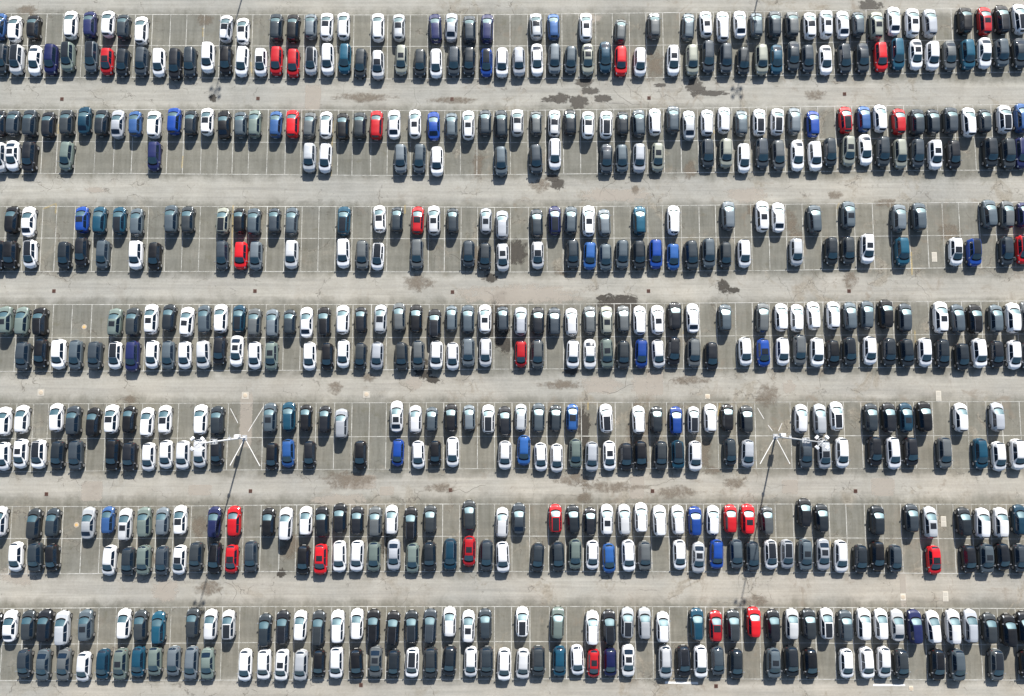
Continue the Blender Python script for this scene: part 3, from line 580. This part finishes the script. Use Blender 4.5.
# moss and grime in the bays
moss = noise(nt, V0, 0.55, 5, .7, .3)
mm = math_n(nt, 'MULTIPLY', maprange(nt, moss, .55, .72, 0, .5, True), maprange(nt, lane, 0, 1, 1, .08))
basec = mixc(nt, mm, basec, (0.115, 0.108, 0.075))
# hairline cracks
vo = N(nt, 'ShaderNodeTexVoronoi', feature='DISTANCE_TO_EDGE'); vo.inputs['Scale'].default_value = .22
mpv = N(nt, 'ShaderNodeMixRGB'); mpv.inputs[0].default_value = .5; lnk(nt, V0, mpv.inputs[1])
nz = N(nt, 'ShaderNodeTexNoise'); nz.inputs['Scale'].default_value = .8; nz.inputs['Detail'].default_value = 4; lnk(nt, V0, nz.inputs['Vector'])
va = N(nt, 'ShaderNodeVectorMath', operation='SCALE'); va.inputs['Scale'].default_value = 2.2; lnk(nt, nz.outputs['Color'], va.inputs[0])
vb = N(nt, 'ShaderNodeVectorMath', operation='ADD'); lnk(nt, V0, vb.inputs[0]); lnk(nt, va.outputs[0], vb.inputs[1]); lnk(nt, vb.outputs[0], vo.inputs['Vector'])
cr = math_n(nt, 'MULTIPLY', maprange(nt, vo.outputs['Distance'], .004, .014, 1, 0), maprange(nt, wear, .50, .60, 0, .6, True))
basec = mixc(nt, cr, basec, (.07, .06, .05))
lnk(nt, basec, b.inputs['Base Color']); b.inputs['Roughness'].default_value = .9; b.inputs['Specular IOR Level'].default_value = .3
bp = N(nt, 'ShaderNodeBump'); bp.inputs['Strength'].default_value = .35; bp.inputs['Distance'].default_value = .03; lnk(nt, fine, bp.inputs['Height']); lnk(nt, bp.outputs[0], b.inputs['Normal'])
me = make_mesh('ground', [(-2500, -2500, 0), (2500, -2500, 0), (2500, 2500, 0), (-2500, 2500, 0)], [(0, 1, 2, 3)], [gm], None, False)
tag(link('ground', me), kind='structure')

# ------------------------------------------------------------------ painted markings
def fade_mat(name, col, lo, hi, amin, amax, sc=1.2):
    m, nt, b = new_mat(name); m.blend_method = 'HASHED' if hasattr(m, 'blend_method') else m.blend_method
    tc = N(nt, 'ShaderNodeTexCoord'); n1 = noise(nt, tc.outputs['Object'], sc, 6, .75); n2 = noise(nt, tc.outputs['Object'], .12, 3, .6)
    s = math_n(nt, 'ADD', math_n(nt, 'MULTIPLY', n1, .6), math_n(nt, 'MULTIPLY', n2, .4))
    a = maprange(nt, s, lo, hi, amin, amax)
    b.inputs['Base Color'].default_value = (*col, 1); b.inputs['Roughness'].default_value = .8; lnk(nt, a, b.inputs['Alpha'])
    return m
WHITE = fade_mat('worn_white_line_paint', (.66, .65, .60), .38, .60, .12, .82)
YELLOW = fade_mat('worn_yellow_line_paint', (.62, .46, .17), .42, .60, .05, .45)
BRIGHT = fade_mat('white_line_paint', (.80, .79, .76), .35, .50, .55, 1)
def strip(pts, width, z):
    """flat ribbon along a polyline of ground points"""
    V, F = [], []
    n = len(pts)
    for i, p in enumerate(pts):
        a = pts[max(0, i - 1)]; c = pts[min(n - 1, i + 1)]; dx, dy = c[0] - a[0], c[1] - a[1]; l = math.hypot(dx, dy) or 1
        nx, ny = -dy / l * width / 2, dx / l * width / 2
        V += [(p[0] + nx, p[1] + ny, z), (p[0] - nx, p[1] - ny, z)]
        if i: F.append((2 * i - 2, 2 * i - 1, 2 * i + 1, 2 * i))
    return np.array(V), np.array(F)
Hl, Vl, Yl = [], [], []
lanes = {}
for bnd in range(7):
    for pl, zz in ((TOPL[bnd], .014), (CENL[bnd], .014), (BOTL[bnd], .014)):
        xs = [-60] + list(range(0, 1025, 32)) + [1084]
        pts = [ground(x, yat(pl, x)) for x in xs]
        if bnd == 4 and pl is not CENL[4]: segs = [(pts, .07)]
        else: segs = [(pts, .10)]
        for s, wd in segs: Hl.append(strip(s, wd, zz))
    an = sorted(ANCH[bnd]); full = []
    for a, c in zip(an, an[1:]):
        k = max(1, round((c - a) / 17.5))
        if bnd == 4 and (a, c) in ((227.5, 262.5), (755.5, 791)): full.append(a); continue
        full += [a + (c - a) * i / k for i in range(k)]
    full.append(an[-1])
    while full[0] > -50: full.insert(0, full[0] - 18)
    while full[-1] < 1074: full.append(full[-1] + 18)
    for x in full:
        X = ground(x, yat(CENL[bnd], x))[0]
        ya = ground(x, yat(TOPL[bnd], x))[1]; yb = ground(x, yat(BOTL[bnd], x))[1]; ym = ground(x, yat(CENL[bnd], x))[1]
        Vl.append(strip([(X, ya - .05), (X, (ya + ym) / 2), (X, ym + .05)], .10, .014)); Vl.append(strip([(X, ym - .05), (X, (yb + ym) / 2), (X, yb + .05)], .10, .014))
        lanes.setdefault(bnd, []).append((x, X, ya, ym, yb))
V, F = cat(Hl + Vl); tag(link('bay_markings', make_mesh('bay_markings', V, F, [WHITE], None, False)), kind='structure')
G = lambda x, y: ground(x, y)
diag = [[G(230.5, 408.5), G(238, 423)], [G(263.6, 406.7), G(248.2, 431.5)], [G(244.2, 439.5), G(230, 465.5)], [G(245.6, 439.5), G(260, 466)],
        [G(757.5, 408), G(764, 419)], [G(768, 425), G(772.5, 431)], [G(778.5, 431), G(782, 423)], [G(774.4, 438), G(760, 464)], [G(776.2, 438), G(790, 464)]]
V, F = cat([strip(p, .11 if i in (2, 3, 7, 8) else .07, .019) for i, p in enumerate(diag)] + [strip([G(665, 682.5), G(698, 683)], .30, .019), strip([G(873, 685), G(905, 685)], .26, .019)])
tag(link('keep_clear_markings', make_mesh('keep_clear_markings', V, F, [BRIGHT], None, False)), kind='structure')
yl = [[G(56.5, 203), G(55.6, 214)], [G(56, 203.6), G(43, 209)], [G(233.2, 205), G(231.5, 265)], [G(588, 402), G(588, 410)], [G(839, 203), G(836.5, 209)], [G(911, 252), G(912, 275)],
      [G(914.5, 330), G(915.5, 345)], [G(684, 329), G(683, 334)], [G(720, 403), G(718, 416)], [G(59, 124), G(58, 134)], [G(183, 156), G(182, 168)], [G(333, 120), G(331, 176)], [G(687.5, 531), G(686, 539)],
      [G(405, 205), G(405, 214)], [G(251, 62), G(252, 76)], [G(203, 28), G(203, 37)], [G(713.5, 130), G(714.5, 134)], [G(830, 541), G(830, 547)], [G(400, 30), G(400, 62)], [G(471, 30), G(471, 44)], [G(445, 22), G(445, 46)]]
V, F = cat([strip(p, .22, .024) for p in yl]); tag(link('yellow_markings', make_mesh('yellow_markings', V, F, [YELLOW], None, False)), kind='structure')

# ------------------------------------------------------------------ stains, one painted mast shadow, patches, cracks on the ground
def blob_mat(name, col, col2, dens, rough=.85, spec=.3, lo=.22, hi=.50):
    m, nt, b = new_mat(name)
    tc = N(nt, 'ShaderNodeTexCoord'); at = N(nt, 'ShaderNodeAttribute'); at.attribute_name = 'fade'
    n1 = noise(nt, tc.outputs['Object'], .9, 6, .7, .6); n2 = noise(nt, tc.outputs['Object'], 3, 4, .7)
    s = math_n(nt, 'ADD', at.outputs['Fac'], math_n(nt, 'MULTIPLY', math_n(nt, 'SUBTRACT', n1, .5), 2.6))
    s = math_n(nt, 'ADD', s, math_n(nt, 'MULTIPLY', math_n(nt, 'SUBTRACT', n2, .5), 1.3))
    a = maprange(nt, s, lo, hi, 0, dens, True)
    lnk(nt, a, b.inputs['Alpha']); lnk(nt, mixc(nt, n2, col, col2), b.inputs['Base Color'])
    b.inputs['Roughness'].default_value = rough; b.inputs['Specular IOR Level'].default_value = spec
    return m
def blob(px, py, rx, ry, z, rect=False, rs=random.Random(3)):
    x, y = ground(px, py); x2, _ = ground(px + rx, py); _, y2 = ground(px, py - ry); ax, ay = (x2 - x) * 1.2, (y2 - y) * 1.2
    V, F, A = [], [], []; n = 28; rings = [0, .35, .65, .85, 1.0]; al = [1, 1, .72, .38, 0]
    if rect: al = [1, 1, 1, .9, .5]
    wob = [rs.uniform(.78, 1.15) for _ in range(n)]
    for r, a in zip(rings, al):
        for i in range(n):
            t = 2 * math.pi * i / n; c, s = math.cos(t), math.sin(t)
            if rect: k = 1 / max(abs(c), abs(s)) * .76
            else: k = wob[i]
            V.append((x + ax * c * k * r, y + ay * s * k * r, z)); A.append(a)
    for j in range(len(rings) - 1):
        for i in range(n): F.append((j * n + i, (j + 1) * n + i, (j + 1) * n + (i + 1) % n, j * n + (i + 1) % n))
    return np.array(V), np.array(F), A
def blob_obj(name, specs, mat, z0, rect=False):
    parts, al = [], []
    for i, sp in enumerate(specs):
        V, F, A = blob(*sp, z0 + i * .00012, rect); parts.append((V, F)); al += A
    V, F = cat(parts)
    # drop the zero-area faces at the hub by keeping the hub ring slightly open
    me = make_mesh(name, V + np.random.RandomState(1).uniform(-.0005, .0005, V.shape) * np.array((1, 1, 0)), F, [mat], None, False)
    at = me.attributes.new('fade', 'FLOAT', 'POINT')
    if len(me.vertices) == len(al): at.data.foreach_set('value', np.array(al, dtype=np.float32))
    o = link(name, me); tag(o, kind='structure'); return o
WET_SHADE = blob_mat('dark_damp_and_shadow', (.030, .028, .024), (.078, .066, .050), .92, .6, .4, .18, .85)
BRN = blob_mat('brown_dirt_stain', (.135, .105, .075), (.235, .195, .15), .62, .85, .3, .20, 1.30)
PAL = blob_mat('pale_repair_patch', (.40, .355, .30), (.48, .43, .365), .55, .85, .3, .15, .8)
GRY = blob_mat('grey_repair_patch', (.20, .20, .185), (.28, .275, .25), .45)
blob_obj('damp_stains_mast_shadow', [(579, 102, 10, 7), (560, 98, 10, 5), (590, 91, 9, 4), (603, 98, 9, 4), (548, 100, 8, 3), (695, 87, 9, 9), (660, 85, 6, 2), (712, 93, 18, 3), (870, 6, 14, 6),
  (619, 303, 23, 10), (603, 298, 6, 3), (499, 320, 12, 26), (505, 343, 9, 10), (516, 252, 11, 12), (558, 184, 7, 6), (553, 177, 7, 5), (423, 372, 8, 7), (433, 380, 7, 4), (419, 363, 8, 8),
  (723, 286, 6, 7), (733, 290, 6, 3), (281, 573, 5, 5), (572, 371, 8, 4), (503, 293, 5, 2), (497, 296, 4, 2), (491, 278, 8, 5), (584, 432, 6, 26), (385, 540, 4, 16), (213, 98, 4, 4), (584, 82, 10, 5)], WET_SHADE, .0040)  # damp stains, plus one small blob painting the left mast head's shadow
blob_obj('dirt_stains', [(200, 527, 8, 14), (562, 272, 8, 4), (790, 222, 8, 14), (797, 236, 8, 8), (752, 210, 6, 7), (886, 203, 11, 5), (950, 232, 13, 9), (575, 479, 24, 7), (638, 425, 12, 28),
  (711, 470, 11, 5), (635, 190, 4, 5), (703, 450, 9, 22), (755, 600, 14, 6), (208, 588, 14, 8), (478, 165, 6, 17), (690, 170, 7, 10), (130, 400, 9, 5), (418, 283, 16, 9), (335, 388, 8, 8), (370, 377, 10, 5),
  (440, 488, 18, 5), (585, 497, 8, 8), (675, 492, 26, 7), (735, 483, 12, 6), (655, 65, 10, 15), (205, 20, 9, 6), (27, 10, 12, 6), (475, 255, 8, 12), (835, 195, 8, 5), (290, 545, 12, 16), (160, 560, 10, 8),
  (815, 95, 12, 6), (365, 97, 32, 5), (452, 100, 24, 4), (540, 185, 10, 7), (850, 280, 8, 10), (470, 425, 10, 10), (350, 480, 30, 10), (610, 487, 34, 6), (768, 395, 14, 12), (560, 385, 22, 5), (690, 380, 22, 5), (745, 560, 8, 10)], BRN, .0115)
blob_obj('surface_patches', [(92, 491, 12, 11), (200, 490, 13, 6), (387, 491, 8, 5), (637, 487, 8, 13), (883, 487, 13, 10), (313, 97, 9, 14), (246, 420, 7, 31), (790, 487, 9, 8), (360, 482, 18, 8), (903, 590, 3.4, 20), (655, 383, 9, 14)], PAL, .0082, True)
blob_obj('worn_patches', [(415, 383, 8, 6), (600, 385, 20, 9), (640, 385, 9, 11), (790, 387, 6, 7), (165, 590, 13, 13), (615, 195, 34, 7), (20, 575, 20, 10), (520, 295, 60, 10), (340, 500, 30, 6), (745, 195, 22, 8), (590, 18, 11, 5), (740, 460, 10, 6), (945, 665, 14, 12), (95, 190, 10, 3)], PAL, .0066)
0 and blob_obj('grey_patches', [(450, 195, 30, 8), (120, 290, 50, 8), (300, 190, 60, 8), (700, 590, 50, 8), (470, 395, 45, 6), (880, 390, 40, 8), (60, 90, 40, 6), (950, 295, 40, 6), (790, 190, 30, 6), (860, 600, 34, 6)], GRY, .0057)
cm = fade_mat('crack_filling', (.10, .085, .065), .35, .6, .15, .85)
cr = []; rs = random.Random(5)
zones = [(520, 640, 84, 108, 22), (640, 820, 82, 100, 14), (300, 480, 84, 108, 14), (560, 720, 374, 400, 16), (730, 850, 374, 400, 14), (560, 800, 472, 500, 18), (300, 480, 472, 498, 12), (130, 260, 575, 604, 10), (600, 830, 578, 604, 10), (560, 830, 178, 204, 14), (400, 520, 270, 300, 10), (130, 470, 574, 602, 10), (0, 1024, 80, 600, 14)]
for (xa, xb, ya, yb, n) in zones:
    for _ in range(max(2, n // 3)):
        px, py = rs.uniform(xa, xb), rs.uniform(ya, yb); ang = rs.choice((0, 0, math.pi / 2, rs.uniform(0, 3.1))); pts = []
        x, y = ground(px, py)
        for k in range(rs.randint(5, 14)):
            pts.append((x, y)); ang += rs.gauss(0, .22) + (.5 if k % 4 == 3 else 0) * rs.choice((-1, 1)); st = rs.uniform(.25, .6); x += math.cos(ang) * st; y += math.sin(ang) * st
        cr.append(strip(pts, rs.uniform(.02, .05), .0168 + .00001 * len(cr)))
V, F = cat(cr); tag(link('cracks', make_mesh('cracks', V, F, [cm], None, False)), kind='structure')

# ------------------------------------------------------------------ drains and covers
def lathe(prof, n=24, cx=0, cy=0):
    V, F = [], []
    for r, z in prof:
        for i in range(n): a = 2 * math.pi * i / n; V.append((cx + r * math.cos(a), cy + r * math.sin(a), z))
    for j in range(len(prof) - 1):
        for i in range(n): F.append((j * n + i, j * n + (i + 1) % n, (j + 1) * n + (i + 1) % n, (j + 1) * n + i))
    return np.array(V), np.array(F)
RUST = plain('rusty_iron', (.115, .055, .04), .8, .2); CONC = plain('pale_concrete', (.56, .52, .44), .9); CONC2 = plain('weathered_concrete', (.44, .41, .35), .9); IRON = plain('worn_iron_lid', (.50, .42, .32), .7, .1); DARKH = plain('drain_shadow', (.02, .018, .016), .9)
def drain(px, py, lab, cat_='drain'):
    x, y = ground(px, py); r = bpy.data.objects.new('drain_gully', None); COL.objects.link(r); r.location = (x, y, 0); r.scale = (.62, .62, 1)
    fr = cat([box(0, .36, .02, .8, .08, .035), box(0, -.36, .02, .8, .08, .035), box(-.36, 0, .02, .08, .64, .035), box(.36, 0, .02, .08, .64, .035)])
    link('frame', make_mesh('frame', *fr, [RUST], None, False), r)
    gr = cat([box(-.27 + i * .09, 0, .020, .045, .64, .022) for i in range(7)]); link('grate', make_mesh('grate', *gr, [RUST], None, False), r)
    link('sump', make_mesh('sump', *box(0, 0, .006, .64, .64, .004), [DARKH], None, False), r)
    tag(r, lab, cat_, 'rusty drain gullies in the driving lanes')
LN = {'l1': 'lane below the top block', 'l3': 'lane below the third-highest block', 'l5': 'lane below the third block from bottom'}
for px, py, lab in [(62, 99, 'rusty square drain at left, in the lane below the top block'), (258, 98.5, 'rusty drain left of centre, in lane below the top block'), (452, 99, 'rusty drain near centre, in lane below the top block'), (649, 98, 'small red-brown drain right of centre, lane below the top block'), (844.5, 94, 'rusty drain at right, in the lane below the top block'),
    (54, 291, 'rusty drain at far left, lane above the middle block'), (255, 291, 'rusty drain left of centre, lane above the middle block'), (452.5, 292, 'rusty drain near centre, lane above the middle block'), (648.5, 291, 'rusty drain right of centre, lane above the middle block'), (849, 291, 'rusty drain at right, lane above the middle block'),
    (46.5, 494, 'rusty drain at far left, lane above second-lowest block'), (250.5, 491, 'rusty drain beside left lamp shadow, lane above second-lowest block'), (450.5, 490, 'rusty drain near centre, lane above second-lowest block'), (652.5, 491, 'rusty drain right of centre, lane above second-lowest block'), (855.5, 491, 'rusty drain at right, lane above second-lowest block'),
    (361, 685, 'small rusty drain left of centre, below the lowest block'), (716, 686, 'small rusty drain right of centre, below the lowest block')]: drain(px, py, lab)
def cover(px, py, lab, w, l, round_lid=True, mat=None):
    x, y = ground(px, py); r = bpy.data.objects.new('access_cover', None); COL.objects.link(r); r.location = (x, y, 0)
    link('surround', make_mesh('surround', *box(0, 0, .014, w, l, .026, .985), [mat or CONC], None, False), r)
    if round_lid: link('lid', make_mesh('lid', *lathe([(.01, .045), (.28, .045), (.31, .04), (.32, .027)]), [IRON], None, True), r)
    else:
        link('lid', make_mesh('lid', *cat([box(0, l * .24, .034, w * .74, l * .40, .012), box(0, -l * .24, .034, w * .74, l * .40, .012)]), [CONC2], None, False), r)
    tag(r, lab, 'manhole cover', 'concrete access covers set in the asphalt')
cover(41, 392.5, 'pale round manhole in concrete surround, far left below middle block', .95, .95, True, CONC2)
cover(245.3, 395.5, 'round manhole lid on a pale pad above the left lamp post', 1.0, 1.0, True, CONC2)
cover(366.5, 394.5, 'square concrete manhole below middle block, left of centre', .95, .95, True, CONC2)
cover(707.5, 396.5, 'bright white square cover below the middle block, right of centre', .7, .7)
cover(938.5, 396, 'pale rectangular concrete cover at right, below the middle block', .75, 1.45, False)
cover(934.3, 257, 'pale rectangular cover in empty bay, third-highest block', .75, 1.45, False)
cover(943.5, 521.5, 'pale rectangular cover in empty bay, second-lowest block', .75, 1.45, False)
cover(945.5, 596.5, 'pale rectangular cover in the lane above the lowest block, right', .75, 1.35, False)
cover(903, 597, 'manhole with a dark lid in the lane above the navy car', .75, .95, True)
cover(911, 688.5, 'small pale manhole cover at the bottom edge, below the block', .6, .7, True)
for px, py, lab in ((84.2, 327, 'small orange round marker plate in empty bay, middle block'), (76.5, 525, 'small orange round marker plate in empty bay, second-lowest block')):
    x, y = ground(px, py); r = bpy.data.objects.new('marker_plate', None); COL.objects.link(r); r.location = (x, y, 0)
    link('ring', make_mesh('ring', *lathe([(.20, .028), (.36, .028), (.38, .004)]), [plain('pale_ring', (.42, .36, .28), .8)], None, False), r)
    link('disc', make_mesh('disc', *lathe([(.01, .034), (.17, .034), (.198, .010)]), [plain('orange_disc', (.75, .42, .16), .7)], None, False), r)
    tag(r, lab, 'marker plate', 'round marker plates in the bays')

# ------------------------------------------------------------------ floodlight masts
STEEL = plain('galvanised_steel', (.52, .53, .54), .45, .35); CAB = plain('white_cabinet', (.80, .80, .80), .5); LENS = plain('floodlight_glass', (.78, .79, .80), .35, 0, .3); CASE = plain('floodlight_casing', (.62, .62, .62), .5, .2)
def tube(p0, p1, r0, r1, n=12):
    p0, p1 = np.array(p0, float), np.array(p1, float); d = (p1 - p0) / np.linalg.norm(p1 - p0)
    a = np.cross(d, (0, 0, 1) if abs(d[2]) < .9 else (1, 0, 0)); a /= np.linalg.norm(a); b = np.cross(d, a); V, F = [], []
    for p, r in ((p0, r0), (p1, r1)):
        for i in range(n): t = 2 * math.pi * i / n; V.append(p + r * (a * math.cos(t) + b * math.sin(t)))
    for i in range(n): F.append((i, (i + 1) % n, n + (i + 1) % n, n + i))
    for k in (0, n):
        c = len(V); V.append(p0 if k == 0 else p1)
        for i in range(0, n, 2): F.append((c, k + i, k + (i + 1) % n, k + (i + 2) % n))
    return np.array(V), np.array(F)
def rotz(VF, a, off=(0, 0, 0)):
    V, F = VF; c, s = math.cos(a), math.sin(a); return np.stack((V[:, 0] * c - V[:, 1] * s + off[0], V[:, 0] * s + V[:, 1] * c + off[1], V[:, 2] + off[2]), 1), F
POLE_H = 14.8
def lamp(x, y, lab, side):
    r = bpy.data.objects.new('floodlight_mast', None); COL.objects.link(r); r.location = (x, y, 0)
    link('base_plate', make_mesh('base_plate', *cat([box(0, 0, .03, .7, .7, .06)] + [tube((sx * .26, sy * .26, .05), (sx * .26, sy * .26, .14), .03, .03, 8) for sx in (-1, 1) for sy in (-1, 1)]), [STEEL], None, False), r)
    link('pole', make_mesh('pole', *tube((0, 0, .06), (0, 0, POLE_H), .13, .06, 16), [STEEL], None, True), r)
    cb = link('cabinet', make_mesh('cabinet', *box(side * .10, .34, 2.35, .66, .36, .85), [CAB], None, False), r)
    link('door', make_mesh('door', *box(side * .10, .53, 2.35, .56, .02, .74), [CAB], None, False), cb)
    link('bracket', make_mesh('bracket', *cat([box(0, .16, 5.2, .36, .34, .16), tube((0, .1, 5.2), (0, .62, 5.35), .04, .04, 8)]), [STEEL], None, False), r)
    pl = [box(0, 0, 9.8, .62, .62, .04), tube((-.31, -.31, 9.8), (-.31, -.31, 10.5), .03, .03, 8), tube((.31, -.31, 9.8), (.31, -.31, 10.5), .03, .03, 8), tube((-.31, .31, 9.8), (-.31, .31, 10.5), .03, .03, 8), tube((.31, .31, 9.8), (.31, .31, 10.5), .03, .03, 8),
          tube((-.31, -.31, 10.5), (.31, -.31, 10.5), .03, .03, 8), tube((-.31, .31, 10.5), (.31, .31, 10.5), .03, .03, 8), tube((-.31, -.31, 10.5), (-.31, .31, 10.5), .03, .03, 8), tube((.31, -.31, 10.5), (.31, .31, 10.5), .03, .03, 8)]
    link('platform', make_mesh('platform', *cat(pl), [STEEL], None, False), r)
    n = 24; ring = [tube((0.48 * math.cos(2 * math.pi * i / n), 0.48 * math.sin(2 * math.pi * i / n), POLE_H - .1), (0.48 * math.cos(2 * math.pi * (i + 1) / n), 0.48 * math.sin(2 * math.pi * (i + 1) / n), POLE_H - .1), .03, .03, 6) for i in range(n)]
    arms = [tube((0, 0, POLE_H - .1), (.7 * math.cos(a), .7 * math.sin(a), POLE_H - .1), .05, .04, 8) for a in [math.pi / 4 + k * math.pi / 2 for k in range(4)]]
    link('head_frame', make_mesh('head_frame', *cat(ring + arms), [STEEL], None, False), r)
    for k in range(4):
        a = math.pi / 4 + k * math.pi / 2; o = (.88 * math.cos(a), .88 * math.sin(a), POLE_H)
        body, F = box(0, 0, 0, .34, .50, .2, .86); th = math.radians(16); c, s = math.cos(th), math.sin(th)
        def tilt(V): return np.stack((V[:, 0] * c + V[:, 2] * s, V[:, 1], -V[:, 0] * s + V[:, 2] * c), 1)
        fl = link('floodlight', make_mesh('floodlight', *rotz((tilt(body), F), a, o), [LENS], None, False), r)
        g, F = box(.0, 0, -.115, .30, .44, .03); link('lens', make_mesh('lens', *rotz((tilt(g), F), a, o), [CASE], None, False), fl)
    tag(r, lab, 'floodlight mast', 'tall floodlight masts over the car park')
l1 = ground(244.7, 437.6); l2 = ground(775.4, 436.4)
lamp(*l1, 'tall steel floodlight mast left of centre, head over a white car', -1)
lamp(*l2, 'tall steel floodlight mast right of centre, head over a silver car', 1)
n1 = ground(258, -58); n2 = ground(770, -58)
lamp(*n1, 'left floodlight mast beyond the top edge, only its shadow shows', -1)
lamp(*n2, 'right floodlight mast beyond the top edge, only its shadow shows', 1)
print('objects', len(bpy.data.objects))
